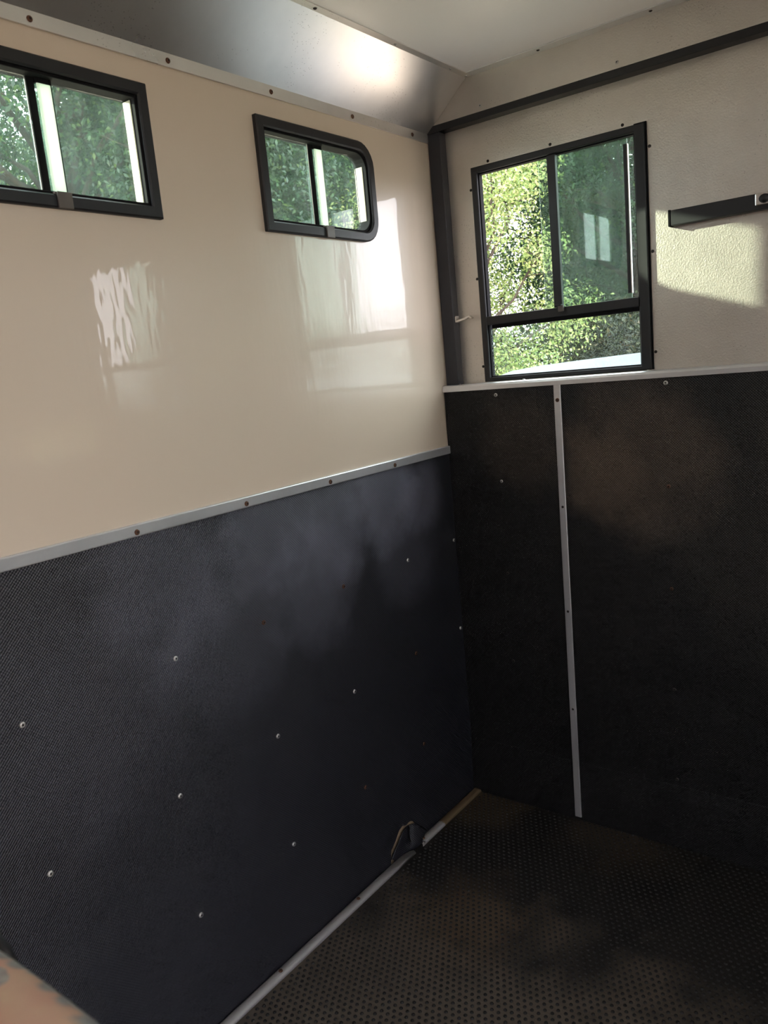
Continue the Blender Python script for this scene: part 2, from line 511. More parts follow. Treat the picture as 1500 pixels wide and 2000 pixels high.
def grid_wall(name, mp, u0, u1, v0, v1, holes, d0, d1, mat):
    """wall with rectangular holes, one mesh"""
    us = sorted({u0, u1, *[h[0] for h in holes], *[h[1] for h in holes]})
    vss = sorted({v0, v1, *[h[2] for h in holes], *[h[3] for h in holes]})
    bm = bmesh.new()
    def inside(u, v):
        return any(h[0] < u < h[1] and h[2] < v < h[3] for h in holes)
    nu, nv = len(us) - 1, len(vss) - 1
    solid = {(i, j): not inside((us[i] + us[i + 1]) / 2, (vss[j] + vss[j + 1]) / 2) for i in range(nu) for j in range(nv)}
    cache = {}
    def V(i, j, d):
        k = (i, j, d)
        if k not in cache:
            cache[k] = bm.verts.new(mp(us[i], vss[j], d))
        return cache[k]
    for (i, j), s in solid.items():
        if not s:
            continue
        for d in (d0, d1):
            bm.faces.new((V(i, j, d), V(i + 1, j, d), V(i + 1, j + 1, d), V(i, j + 1, d)))
        for (a, b, ni, nj) in (((i, j), (i + 1, j), i, j - 1), ((i + 1, j), (i + 1, j + 1), i + 1, j), ((i + 1, j + 1), (i, j + 1), i, j + 1), ((i, j + 1), (i, j), i - 1, j)):
            if not solid.get((ni, nj), False):
                bm.faces.new((V(*a, d0), V(*b, d0), V(*b, d1), V(*a, d1)))
    return from_bm(name, bm, mat)

# ================================================================ SETTING
SW = [(-0.733, -0.294, 1.797, 2.056), (-1.486, -1.034, 1.797, 2.056)]     # side windows (outer frame)
IN = 0.024
holesL = [(a + IN, b - IN, c + IN, d - IN) for a, b, c, d in SW]
EW = (0.128, 0.643, 1.384, 2.010)                                           # end window (outer frame)
holesE = [(EW[0] + 0.02, EW[1] - 0.026, EW[2] + 0.012, EW[3] - 0.018),
          (W - EW[1] + 0.026, W - EW[0] - 0.02, EW[2] + 0.012, EW[3] - 0.018)]

wl = tag(grid_wall('wall_left', mapL, YB, 0.034, 1.17, H, holesL, -0.04, -0.002, M['cream']),
         'glossy cream upper side wall with two small sliding windows', 'wall', kind='structure')
boxes('backing_board', [(-0.04, -0.0022, YB, 0.034, -0.06, 1.17)], M['ply'], wl)
wr = tag(grid_wall('wall_right', mapR, YB, 0.034, 1.17, H, holesL + [(-2.62, -1.95, 1.165, 1.95)], -0.04, -0.002, M['cream']),  # last opening is an unseen doorway added to light the interior
         'cream upper side wall on the right, outside the picture', 'wall', kind='structure')
boxes('backing_board', [(W + 0.0022, W + 0.04, YB, -2.62, -0.06, 1.17), (W + 0.0022, W + 0.04, -1.95, 0.034, -0.06, 1.17)], M['ply'], wr)

wf = tag(grid_wall('wall_front', mapE, 0.0, W, -0.06, 2.15, holesE, -0.048, -0.034, M['alu_panel']),
         'dull aluminium end wall panel around the larger window', 'wall', kind='structure')
fas = boxes('fascia', [(0.0, W, 0.0, 0.074, 2.146, H)], M['alu_panel'], wf)
for x in (0.188, 0.588, 0.988, 1.388):
    screw((x, 0.0, 2.163), (0, -1, 0), fas, 'screw_steel', 0.0045)

wb = empty('wall_back', (W / 2, YB, 0))
tag(wb, 'back end wall around the closed rear ramp', 'wall', kind='structure')
for b, nm in (((0.0, 0.12, YB - 0.05, YB, -0.06, H), 'door_jamb'), ((W - 0.12, W, YB - 0.05, YB, -0.06, H), 'door_jamb'), ((0.12, W - 0.12, YB - 0.05, YB, 2.08, H), 'door_header')):
    o = boxes(nm, [b], M['cream'], wb)
    o.matrix_parent_inverse = Matrix.Translation((-W / 2, -YB, 0))

tag(boxes('ceiling', [(0.0, W, YB, 0.074, H, H + 0.03)], M['ceiling']), 'smooth white ceiling panel above the aluminium edging', 'ceiling', kind='structure')

fl = tag(boxes('floor', [(0.0, W, YB, 0.034, -0.06, 0.0)], M['floor']), 'black studded rubber floor mat dusted with brown dirt', 'floor', kind='structure')

# rear ramp closed; unseen doorway added in the right wall to let light in
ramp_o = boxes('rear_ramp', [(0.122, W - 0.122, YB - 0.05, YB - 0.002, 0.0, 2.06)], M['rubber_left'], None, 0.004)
tag(ramp_o, 'closed rear loading ramp behind the camera', 'ramp')

# coves (sloping corner panels) -------------------------------------------------
def cove(name, sgn, label):
    X = (lambda x: x) if sgn > 0 else (lambda x: W - x)
    prof = [(0.0, 2.104), (0.004, 2.104), (0.004, 2.130), (0.147, 2.2475), (0.168, 2.2475), (0.168, H), (0.146, H), (0.0, 2.135)]
    o = prism(name, [(X(a), b) for a, b in prof], YB, -0.001, M['alu_cove'])
    tag(o, label, 'trim', kind='structure')
    for y in (-0.084, -0.362, -0.666, -0.965, -1.265, -1.565, -1.865):
        screw((X(0.004), y, 2.1155), (sgn, 0, 0), o, 'screw_rust', 0.0058)
    for y in (-0.014, -0.099, -0.358, -0.660, -0.960, -1.26):
        screw((X(0.157), y, 2.2475), (0, 0, -1), o, 'screw_steel' if y > -0.4 else 'screw_dark', 0.0045)
    return o
cv = cove('trim_1', 1, 'shiny sloping aluminium panel between cream wall and white ceiling')
cove('trim_2', -1, 'sloping aluminium panel above the right side wall, outside the picture')
# upper flange of the end fascia on the ceiling
o = tag(boxes('trim_3', [(0.168, W - 0.168, -0.036, -0.0, H - 0.003, H)], M['alu_strip'], None, 0.0008),
        'flat aluminium strip where the white ceiling meets the end wall', 'trim', kind='structure')
for x in (0.383, 0.683, 0.983, 1.283):
    screw((x, -0.020, H - 0.003), (0, 0, -1), o, 'screw_dark', 0.0045)

# black steel frame: posts and top beam
fr = tag(empty('trim_4', (0, 0, 0)), 'black steel corner post and top beam framing the end wall', 'trim', kind='structure')
def postprof(s):
    X = (lambda x: x) if s > 0 else (lambda x: W - x)
    b = [(X(0.002), X(0.044))]
    x0, x1 = min(b[0]), max(b[0])
    return (x0, x1, 0.0, 0.0338, 1.362, 2.128)
boxes('post', [postprof(1)], M['steel_frame'], fr, 0.0015)
boxes('post', [postprof(-1)], M['steel_frame'], fr, 0.0015)
beam = boxes('beam', [(0.002, W - 0.002, -0.003, 0.0338, 2.128, 2.1475)], M['black_frame'], fr, 0.0012)
# chamfered gusset where the beam follows the cove
prism('gusset', [(0.0021, 2.128), (0.05, 2.128), (0.05, 2.1475), (0.028, 2.1475), (0.0021, 2.126)], -0.0025, 0.03, M['steel_frame'], fr)
# small bright catch on the post
catch = boxes('catch', [(0.044, 0.052, 0.006, 0.022, 1.572, 1.592)], M['chrome'], fr, 0.001)
bm = bmesh.new()
pts = [(0.050, 1.578), (0.082, 1.584), (0.098, 1.588), (0.106, 1.581), (0.104, 1.578), (0.094, 1.583), (0.082, 1.578), (0.050, 1.573)]
A = [bm.verts.new((a, 0.006, b)) for a, b in pts]; B = [bm.verts.new((a, 0.020, b)) for a, b in pts]
for i in range(len(pts)):
    bm.faces.new((A[i], A[(i + 1) % len(pts)], B[(i + 1) % len(pts)], B[i]))
bm.faces.new(A[::-1]); bm.faces.new(B)
from_bm('catch_tongue', bm, M['chrome'], catch)

# ---------------------------------------------------------------- rubber lining
# left: polygon with a torn notch at the bottom
notch = [(-0.515, 0.0), (-0.510, 0.030), (-0.506, 0.047), (-0.492, 0.056), (-0.478, 0.068), (-0.462, 0.086), (-0.444, 0.091), (-0.425, 0.083), (-0.405, 0.086), (-0.385, 0.074), (-0.372, 0.055), (-0.350, 0.034), (-0.330, 0.012), (-0.318, 0.0)]
bm = bmesh.new()
add_box(bm, -0.0018, 0.003, YB, -0.001, 0.10, 1.178)
add_box(bm, -0.0018, 0.003, YB, notch[0][0], 0.0, 0.0999)
add_box(bm, -0.0018, 0.003, notch[-1][0], -0.001, 0.0, 0.0999)
for (ya, za), (yb, zb) in zip(notch[:-1], notch[1:]):
    for x_ in (0,):
        q8 = [bm.verts.new(p) for p in ((-0.0018, ya, za), (-0.0018, yb, zb), (-0.0018, yb, 0.0999), (-0.0018, ya, 0.0999), (0.003, ya, za), (0.003, yb, zb), (0.003, yb, 0.0999), (0.003, ya, 0.0999))]
        for f in ((0, 1, 2, 3), (4, 5, 6, 7), (0, 1, 5, 4), (3, 2, 6, 7)):
            bm.faces.new([q8[i] for i in f])
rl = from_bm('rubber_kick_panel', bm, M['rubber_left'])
tag(rl, 'black textured rubber lining below the cream wall, torn near the floor', 'wall lining')
rows = {0.887: (-0.033, -0.293, -0.595, -0.897, -1.160, -1.504), 0.590: (-0.035, -0.294, -0.596, -0.897, -1.200, -1.504), 0.293: (-0.296, -0.593, -0.889, -1.193)}
rusty = {(0.887, -0.595), (0.887, -0.897), (0.590, -0.294), (0.293, -0.593), (0.293, -0.296)}
for z, ys in rows.items():
    for y in ys:
        screw((0.003, y, z + random.uniform(-0.004, 0.004)), (1, 0, 0), rl, 'screw_rust' if (z, y) in rusty else 'screw_steel', 0.0062)
# torn flap, curled outwards
bm = bmesh.new()
nu, nv = 12, 7
gridv = []
for j in range(nv):
    row = []
    for i in range(nu):
        s, t = i / (nu - 1), j / (nv - 1)
        ztop = np.interp(s, [0, 0.06, 0.3, 0.55, 0.78, 1], [0.030, 0.046, 0.080, 0.076, 0.056, 0.006]) - (0.003 if s < 0.6 else 0.001)
        y = -0.506 + (s + (0.032 if i == 5 else -0.032 if i == 6 else 0.0)) * 0.176 + 0.006 * math.sin(7 * t + 3 * s)
        z = 0.004 + (ztop - 0.001) * t
        x = 0.004 + 0.020 * (1 - t) ** 1.5 * math.sin(math.pi * min(1, max(0, (s - 0.25) / 0.7))) + 0.003 * math.sin(9 * s)
        row.append(bm.verts.new((x, y, z)))
    gridv.append(row)
for j in range(nv - 1):
    for i in range(nu - 1):
        if i == 5 and j >= 2:       # the split running down the flap
            continue
        f = bm.faces.new((gridv[j][i], gridv[j][i + 1], gridv[j + 1][i + 1], gridv[j + 1][i])); f.smooth = True
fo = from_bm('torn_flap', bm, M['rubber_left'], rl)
sm = fo.modifiers.new('thick', 'SOLIDIFY'); sm.thickness = 0.003; sm.offset = 1

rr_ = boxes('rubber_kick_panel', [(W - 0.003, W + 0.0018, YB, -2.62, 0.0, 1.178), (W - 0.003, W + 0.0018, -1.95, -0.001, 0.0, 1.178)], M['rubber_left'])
tag(rr_, 'black textured rubber lining below the right side wall, outside the picture', 'wall lining')

# end wall rubber
ER = (0.001, W - 0.001, -0.0215, 0.0335)
re_ = boxes('rubber_kick_panel', [(0.0035, 0.386, ER[2], ER[3], 0.0, 1.366)], M['rubber_end'])
tag(re_, 'narrow black rubber sheet on the end wall beside the corner', 'wall lining')
for z in (1.344, 1.080, 0.787, 0.495):
    screw((0.187, ER[2], z), (0, -1, 0), re_, 'screw_steel' if z > 1 else 'screw_dark', 0.0058 if z > 1.2 else 0.005)
re2 = boxes('rubber_kick_panel', [(0.3865, W - 0.0035, ER[2], ER[3], 0.0, 1.366)], M['rubber_end'])
tag(re2, 'wide black rubber sheet with brown dust smear under the end window', 'wall lining')
for z in (1.348, 1.072, 0.785, 0.489, 0.213):
    for x in (0.694, 1.20, 1.70):
        screw((x, ER[2], z), (0, -1, 0), re2, 'screw_steel' if z > 1.2 else ('screw_rust' if z > 0.7 else 'screw_dark'), 0.0062 if z > 1.2 else 0.0052)
# upturned rubber skirt along the end wall
tag(prism('baseboard_front', [(ER[2], 0.0), (ER[2], 0.194), (ER[2] - 0.0006, 0.192), (ER[2] - 0.006, 0.10), (ER[2] - 0.010, 0.0)], 0.0035, W - 0.0035, M['rubber_end'], None, 'x'),
    'low black rubber skirt along the foot of the end wall', 'skirting', kind='structure')

# strips ------------------------------------------------------------------------
dado = prism('trim_5', [(-0.002, 1.168), (0.0085, 1.168), (0.0095, 1.170), (0.0095, 1.1905), (0.0085, 1.1925), (-0.002, 1.1925)], YB, -0.006, M['alu_strip'])
tag(dado, 'horizontal aluminium strip between cream wall and black rubber', 'trim', kind='structure')
for y in (-0.323, -0.610, -0.909, -1.211, -1.511, -1.81):
    screw((0.0095, y, 1.177), (1, 0, 0), dado, 'screw_rust', 0.0062)
dado2 = boxes('trim_6', [(W - 0.0095, W + 0.002, YB, -2.62, 1.168, 1.1925), (W - 0.0095, W + 0.002, -1.95, -0.006, 1.168, 1.1925)], M['alu_strip'], None, 0.001)
tag(dado2, 'horizontal aluminium strip on the right side wall, outside the picture', 'trim', kind='structure')

ry = ER[2]
cap = prism('trim_7', [(ry - 0.004, 1.362), (ry - 0.004, 1.374), (ry - 0.001, 1.380), (ry + 0.006, 1.382), (0.033, 1.382), (0.033, 1.3665), (ry - 0.0, 1.3665), (ry - 0.0, 1.362)], 0.0005, W - 0.0005, M['alu_strip'], None, 'x')
tag(cap, 'pale aluminium cap rail along the top of the end wall rubber', 'trim', kind='structure')
for x, y in ((0.040, 0.012), (0.27, 0.004), (0.642, 0.004)):
    screw((x, y, 1.382), (0, 0, 1), cap, 'screw_steel', 0.0055)
vst = prism('trim_8', [(0.3772, ry - 0.0005), (0.3772, ry - 0.004), (0.379, ry - 0.0052), (0.3965, ry - 0.0052), (0.398, ry - 0.004), (0.398, ry - 0.0005)], 0.0, 1.0, M['alu_strip'])
# the profile above is (x,y): stand it up
me = vst.data
for v in me.vertices:
    x, t, y = v.co
    v.co = (x, y - (0.0 if t > 0.5 else 0.010), 0.012 if t < 0.5 else 1.3615)
me.update()
tag(vst, 'upright aluminium joint strip between the two rubber sheets', 'trim', kind='structure')
for i, z in enumerate((1.319, 1.007, 0.687, 0.374)):
    screw((0.388, ry - 0.0052 - 0.010 * (1.3615 - z) / 1.35, z), (0, -1, 0), vst, 'screw_rust' if i == 0 else 'screw_dark', 0.006 if i == 0 else 0.0038)

# aluminium strip along the floor on the left, chipped and broken at the tear
bs = tag(empty('baseboard_left', (0.02, -0.7, 0)), 'scuffed aluminium strip along the floor at the left wall', 'skirting', kind='structure')
INV = Matrix.Translation((-0.02, 0.7, 0))
def halfround(x0, x1, h, n=6):
    pr = []
    for i in range(n + 1):
        a = math.pi * i / n
        pr.append(((x0 + x1) / 2 - (x1 - x0) / 2 * math.cos(a), h * math.sin(a) ** 0.7 + 0.0005))
    return pr
def floor_strip(nm, y0, y1, mat, rag0=False, rag1=False):
    bm = bmesh.new()
    prof = halfround(0.0045, 0.034, 0.010)
    ys = np.linspace(y0, y1, 22)
    loops = []
    for k, y in enumerate(ys):
        lp = []
        for i, (x, z) in enumerate(prof):
            yy = y
            if rag1 and k == len(ys) - 1: yy += -0.05 * (1 - i / (len(prof) - 1)) + 0.008 * math.sin(5 * i)
            if rag0 and k == 0: yy += 0.035 * (1 - i / (len(prof) - 1)) + 0.006 * math.sin(4 * i)
            xx = x
            if i == 0: xx += 0.003 * max(0, math.sin(37 * y)) 
            lp.append(bm.verts.new((xx, yy, z)))
        loops.append(lp)
    n = len(prof)
    for a, b in zip(loops[:-1], loops[1:]):
        for i in range(n - 1):
            f = bm.faces.new((a[i], a[i + 1], b[i + 1], b[i])); f.smooth = True
        bm.faces.new((a[n - 1], a[0], b[0], b[n - 1]))
    bm.faces.new(loops[0]); bm.faces.new(loops[-1][::-1])
    o = from_bm(nm, bm, mat, bs)
    o.matrix_parent_inverse = INV
    return o
floor_strip('strip', YB, -0.42, M['alu_floor'], rag1=True)
floor_strip('strip', -0.385, -0.26, M['alu_floor'], rag0=True)
tag(floor_strip('strip', -0.262, -0.032, M['alu_dirty']), 'brown dirt-stained end of the strip')
for y in (-0.365, -0.69, -1.0, -1.30):
    s = screw((0.019, y, 0.0105), (0.1, 0, 1), bs, 'screw_rust', 0.0055)
    s.matrix_parent_inverse = INV
tag(boxes('baseboard_right', [(W - 0.034, W - 0.0045, YB, -2.62, 0.0, 0.009), (W - 0.034, W - 0.0045, -1.95, -0.032, 0.0, 0.009)], M['alu_strip'], None, 0.003), 'aluminium strip along the floor at the right wall, outside the picture', 'skirting', kind='structure')

# ---------------------------------------------------------------- floor studs
def stud_points():
    pts = []
    p = 0.0172
    rows_ = int(1.9 / (p * 0.866))
    for j in range(rows_):
        y = -0.036 - j * p * 0.866
        off = p / 2 if j % 2 else 0
        for i in range(int((W - 0.09) / p)):
            x = 0.045 + off + i * p
            pts.append((x + random.uniform(-0.0007, 0.0007), y + random.uniform(-0.0007, 0.0007)))
    return pts
def stud_shape(r=0.0047, h=0.0026, n=7):
    vs, fs = [], []
    for a, hh in ((1, 0), (0.78, 0.75)):
        for i in range(n):
            t = 2 * math.pi * i / n
            vs.append((r * a * math.cos(t), r * a * math.sin(t), h * hh))
    vs.append((0, 0, h))
    for i in range(n):
        k = (i + 1) % n
        fs.append((i, k, n + k)); fs.append((i, n + k, n + i)); fs.append((n + i, n + k, 2 * n))
    return np.array(vs), np.array(fs)
def raw_mesh(name, V, F, smooth=False):
    me = bpy.data.meshes.new(name)
    me.vertices.add(len(V)); me.vertices.foreach_set('co', np.asarray(V, dtype=np.float32).ravel())
    F = np.asarray(F, dtype=np.int32); k = F.shape[1]
    me.loops.add(F.size); me.loops.foreach_set('vertex_index', F.ravel())
    me.polygons.add(len(F))
    me.polygons.foreach_set('loop_start', np.arange(0, F.size, k, dtype=np.int32))
    if smooth:
        me.polygons.foreach_set('use_smooth', np.ones(len(F), dtype=bool))
    me.update(calc_edges=True)
    return me
SV, SF = stud_shape()
sp_all = stud_points()
def in_view(x, y):
    d = Vector((x, y, 0)) - CP
    z = d.dot(Rf)
    px, py = 750 + 1539.15 * d.dot(Rr) / z, 1000 + 1539.15 * d.dot(Rd) / z
    return z > 0 and 0 < px < 1500 and 0 < py < 2000
vis = sorted((p for p in sp_all if in_view(*p)), key=lambda p: (Vector((p[0], p[1], 0)) - CP).length)[:300]
vset = set(vis)
rest = np.array([p for p in sp_all if p not in vset])
sme = raw_mesh('stud', SV, SF, True)
sme.materials.append(M['stud'])
for p in vis:
    o = bpy.data.objects.new('stud', sme)
    COL.objects.link(o); o.location = (p[0], p[1], 0.0); o.parent = fl
nS = len(SV)
Vall = (SV[None, :, :] + np.concatenate([rest, np.zeros((len(rest), 1))], 1)[:, None, :]).reshape(-1, 3)
Fall = (SF[None, :, :] + (np.arange(len(rest)) * nS)[:, None, None]).reshape(-1, 3)
st = link('stud_field', raw_mesh('stud_field', Vall, Fall, True), M['stud'], fl)
tag(st, 'raised round studs of the rubber floor mat', kind='stuff')

# ================================================================ WINDOWS
def side_window(name, mp, spec, round_right, label):
    a, b, c, d = spec
    t = tag(empty(name, (0, 0, 0)), label, 'window', kind='structure')
    R = 0.060
    ro = (0.002, R, R, 0.002) if round_right else (R, 0.002, 0.002, R)
    ri = (0.001, R - 0.02, R - 0.02, 0.001) if round_right else (R - 0.02, 0.001, 0.001, R - 0.02)
    oo = outline(a, b, c, d, ro)
    oi = outline(a + IN, b - IN, c + IN, d - IN, ri)
    fr_ = ring('frame', mp, oo, oi, -0.0018, 0.011, M['black_frame'], t, 0.003)
    o2 = outline(a + IN + 0.0005, b - IN - 0.0005, c + IN + 0.0005, d - IN - 0.0005, ri)
    o3 = outline(a + IN + 0.006, b - IN - 0.006, c + IN + 0.006, d - IN - 0.006, ri)
    ring('channel', mp, o2, o3, -0.034, 0.004, M['seal'], t, 0.001)
    # pale channel liner on the rounded side
    if round_right:
        mbox('channel_liner', mp, b - IN - 0.0082, b - IN - 0.0062, c + IN + 0.035, d - IN - 0.035, -0.030, -0.008, M['reveal'], t, 0.001)
    else:
        mbox('channel_liner', mp, b - IN - 0.0086, b - IN - 0.0062, c + IN + 0.008, d - IN - 0.008, -0.030, -0.008, M['reveal'], t, 0.001)
    mid = (a + b) / 2
    g0 = [a + IN + 0.0062, mid + 0.016, c + IN + 0.0062, d - IN - 0.0062]
    g1 = [mid - 0.016, b - IN - 0.0062, c + IN + 0.0062, d - IN - 0.0062]
    rr0 = (0.001, 0.001, 0.001, 0.001)
    pl = slab('glass_pane', mp, outline(*g0, rr0 if round_right else (R - 0.026, 0.001, 0.001, R - 0.026)), -0.021, -0.017, M['glass_side'], t)
    pr = slab('glass_pane', mp, outline(*g1, (0.001, R - 0.026, R - 0.026, 0.001) if round_right else rr0), -0.029, -0.025, M['glass_side'], t)
    # dark stile and white pull rail on the sliding pane
    mbox('stile', mp, mid - 0.020, mid - 0.005, c + IN + 0.0065, d - IN - 0.0065, -0.0165, -0.0135, M['seal'], t, 0.001)
    mbox('stile', mp, mid + 0.0228, mid + 0.0262, c + IN + 0.0065, d - IN - 0.0065, -0.0165, -0.009, M['seal'], t, 0.0005)
    mbox('stile_cap', mp, mid - 0.0048, mid + 0.0226, d - 0.0405, d - IN - 0.0065, -0.0165, -0.011, M['seal'], t, 0.0005)
    mbox('stile_edge', mp, mid - 0.0222, mid - 0.0205, c + IN + 0.0065, d - IN - 0.0065, -0.0165, -0.0148, M['clip'], t, 0.0005)
    mbox('pull_rail', mp, mid - 0.004, mid + 0.0225, c + 0.028, d - 0.041, -0.0105, -0.0065, M['pull'], t, 0.001)
    # latch clip over the lower frame
    cl = mbox('latch', mp, mid - 0.012, mid + 0.018, c - 0.001, c + 0.028, 0.0112, 0.0155, M['clip'], t, 0.0012)
    mbox('latch_tongue', mp, mid - 0.014, mid + 0.020, c + 0.0235, c + 0.028, -0.010, 0.0112, M['clip'], cl, 0.0008)
    return t, pl
w2, p2 = side_window('window_1', mapL, SW[0], True, 'small sliding side window with rounded corners near the corner post')
w1, p1 = side_window('window_2', mapL, SW[1], False, 'small sliding side window at the upper left, cut by the picture edge')
side_window('window_5', mapR, SW[0], True, 'small sliding window in the right wall near the front, outside the picture')
side_window('window_6', mapR, SW[1], False, 'small sliding window in the right wall further back, outside the picture')
# etched marking on a pane (tiny strokes)
def marking(parent, mp, strokes, d, name='glass_marking'):
    bm = bmesh.new()
    for (u0, u1, v0, v1) in strokes:
        p, q = mp(u0, v0, d), mp(u1, v1, d + 0.0004)
        add_box(bm, min(p[0], q[0]), max(p[0], q[0]), min(p[1], q[1]), max(p[1], q[1]), min(p[2], q[2]), max(p[2], q[2]))
    return from_bm(name, bm, M['print'], parent)
marking(w2, mapL, [(-0.556 + 0.0012, -0.556 + 0.0024, 1.852, 1.884), (-0.561, -0.544, 1.880, 1.8815), (-0.560, -0.548, 1.872, 1.8733), (-0.562, -0.543, 1.864, 1.8654), (-0.559, -0.547, 1.856, 1.8573)], -0.0168)

def end_window(name, mp, label):
    t = tag(empty(name, (0, 0, 0)), label, 'window', kind='structure')
    a, b, c, d = EW
    z4 = (0.001,) * 4
    ring('frame', mp, outline(a, b, c, d, z4, 2), outline(a + 0.020, b - 0.027, c + 0.012, d - 0.018, z4, 2), -0.0338, -0.022, M['black_frame'], t, 0.002)
    ring('seal', mp, outline(b - 0.026 - 0.003, b + 0.004, c - 0.0, d + 0.004, z4, 2), outline(b - 0.026, b + 0.0005, c + 0.003, d + 0.0005, z4, 2), -0.0339, -0.030, M['seal'], t, 0.0005)
    L_, R_ = a + 0.0205, b - 0.0275
    ring('channel', mp, outline(L_, R_, c + 0.0125, d - 0.0185, z4, 2), outline(L_ + 0.003, R_ - 0.003, c + 0.0155, d - 0.0215, z4, 2), -0.0485, -0.030, M['seal'], t, 0.0005)
    mbox('mullion', mp, 0.3705, 0.3955, 1.579, 1.990, -0.0362, -0.0225, M['black_frame'], t, 0.0015)
    mbox('transom', mp, L_ + 0.0005, R_ - 0.0005, 1.5535, 1.5785, -0.0480, -0.0215, M['black_frame'], t, 0.0015)
    mbox('transom_lip', mp, L_ + 0.012, R_ - 0.0005, 1.5420, 1.5530, -0.0480, -0.030, M['seal'], t, 0.0008)
    mbox('fixed_pane', mp, 0.382, R_ - 0.0032, 1.580, d - 0.0218, -0.0470, -0.0440, M['glass_end'], t)
    sl = mbox('sliding_pane', mp, 0.337, 0.592, 1.580, d - 0.0218, -0.0410, -0.0380, M['glass_end'], t)
    mbox('pull_strip', mp, 0.5835, 0.592, 1.592, 1.972, -0.0378, -0.0315, M['black_frame'], sl, 0.001)
    mbox('pull_strip_edge', mp, 0.5922, 0.5952, 1.592, 1.972, -0.0408, -0.0330, M['chrome'], sl, 0.0005)
    lo = mbox('lower_pane', mp, L_ + 0.0032, R_ - 0.0032, c + 0.0158, 1.5415, -0.0440, -0.0405, M['glass_clear'], t)
    cl = mbox('latch', mp, 0.386, 0.402, 1.566, 1.583, -0.0213, -0.012, M['clip'], t, 0.0015)
    mbox('latch_lever', mp, 0.380, 0.398, 1.582, 1.586, -0.0225, -0.008, M['black_frame'], cl, 0.001)
    strokes = []
    x = 0.549
    for k in range(9):
        w_ = (0.0028, 0.0020, 0.0034, 0.0024, 0.0030, 0.0018, 0.0032, 0.0026, 0.0030)[k]
        if 2 <= k <= 6: strokes.append((x, x + w_, 1.4472, 1.4480))
        strokes.append((x, x + w_, 1.4412, 1.4424))
        x += w_ + 0.0012
    strokes += [(0.5755, 0.5765, 1.4395, 1.4440), (0.5785, 0.5815, 1.4395, 1.4405), (0.5785, 0.5815, 1.4430, 1.4440), (0.5808, 0.5818, 1.4395, 1.4440)]
    marking(lo, mp, strokes, -0.0404)
    sx = [(0.182, 2.0195), (0.379, 2.0195), (0.584, 2.0195), (0.119, 1.951), (0.119, 1.694), (0.119, 1.431), (0.6525, 1.952), (0.6525, 1.691), (0.6525, 1.430)]
    for u, v in sx:
        screw(mp(u, v, -0.0335), (0, -1, 0), t, 'screw_dark', 0.0042)
    return t
end_window('window_3', mapE, 'black framed sliding window in the aluminium end wall, left half open')
end_window('window_4', mapEm, 'matching sliding window further right in the end wall, outside the picture')

# ================================================================ THINGS
# black bar on the end wall
bar = tag(empty('locking_bar', (0.90, 0.034, 1.76)), 'black metal bar with chrome catch on the aluminium end wall', 'bar')
BI = Matrix.Translation((-0.90, -0.034, -1.76))
def bpart(nm, b, mat, bev=0.001, parent=None):
    o = boxes(nm, [b], mat, parent or bar, bev)
    if parent is None: o.matrix_parent_inverse = BI
    return o
bpart('rail', (0.7085, 1.115, 0.006, 0.0335, 1.7425, 1.7805), M['black_frame'], 0.002)
bpart('end_cap', (0.703, 0.709, 0.0045, 0.0335, 1.741, 1.782), M['seal'], 0.0015)
bpart('end_cap', (1.1145, 1.1205, 0.0045, 0.0335, 1.741, 1.782), M['seal'], 0.0015)
ct = bpart('catch_plate', (0.910, 0.965, -0.0005, 0.0058, 1.752, 1.7795), M['chrome'], 0.002)
bm = bmesh.new()
r0 = bmesh.ops.create_uvsphere(bm, u_segments=16, v_segments=10, radius=1.0)
for v in bm.verts:
    v.co = (0.931 + v.co.x * 0.0125, -0.002 + v.co.y * 0.006, 1.766 + v.co.z * 0.0105)
kn = from_bm('catch_knob', bm, M['black_frame'], ct, True)

# ---------------------------------------------------------------- photographer's arm
def skin_object(name, chains, mat, parent=None, root=0, sub=2):
    """chains: list of lists of (pos, radius); shared joints by identical position"""
    verts, radii, edges, idx = [], [], [], {}
    def vid(p, r):
        k = tuple(round(c, 5) for c in p)
        if k not in idx:
            idx[k] = len(verts); verts.append(tuple(p)); radii.append(r)
        return idx[k]
    for ch in chains:
        ids = [vid(p, r) for p, r in ch]
        edges += list(zip(ids[:-1], ids[1:]))
    me = bpy.data.meshes.new(name)
    me.from_pydata(verts, edges, [])
    o = link(name, me, mat, parent)
    sk = o.modifiers.new('skin', 'SKIN'); sk.use_smooth_shade = True
    for i, r in enumerate(radii):
        rr = r if isinstance(r, tuple) else (r, r)
        me.skin_vertices[0].data[i].radius = rr
    me.skin_vertices[0].data[root].use_root = True
    ss = o.modifiers.new('smooth', 'SUBSURF'); ss.levels = sub; ss.render_levels = sub
    return o
def vp(px, py, depth):
    return CP + (Rr * ((px - 750) / 1539.15) + Rd * ((py - 1000) / 1539.15) + Rf) * depth
E1 = vp(0, 1850, 0.52); E2 = vp(205, 2000, 0.42)
ax = (E1 - E2).normalized()
mid = (E1 + E2) / 2
view = (mid - CP).normalized()
offd = ax.cross(view).normalized()
if offd.z > 0: offd = -offd
wrist = E1 + ax * 0.055 + offd * 0.031
farm1 = E1 + offd * 0.036
farm2 = E2 + offd * 0.043
elbow = E2 - ax * 0.135 + offd * 0.045 + Vector((0.0, 0.0, -0.01))
upper = elbow + (Vector((1.28, -2.42, 1.20)) - elbow) * 0.5
shoulder = Vector((1.28, -2.42, 1.20))
palm0 = wrist + ax * 0.035 + Vector((0, 0, -0.004))
palm1 = palm0 + ax * 0.050 + Vector((0, 0.004, -0.012))
side = ax.cross(Vector((0, 0, 1))).normalized()
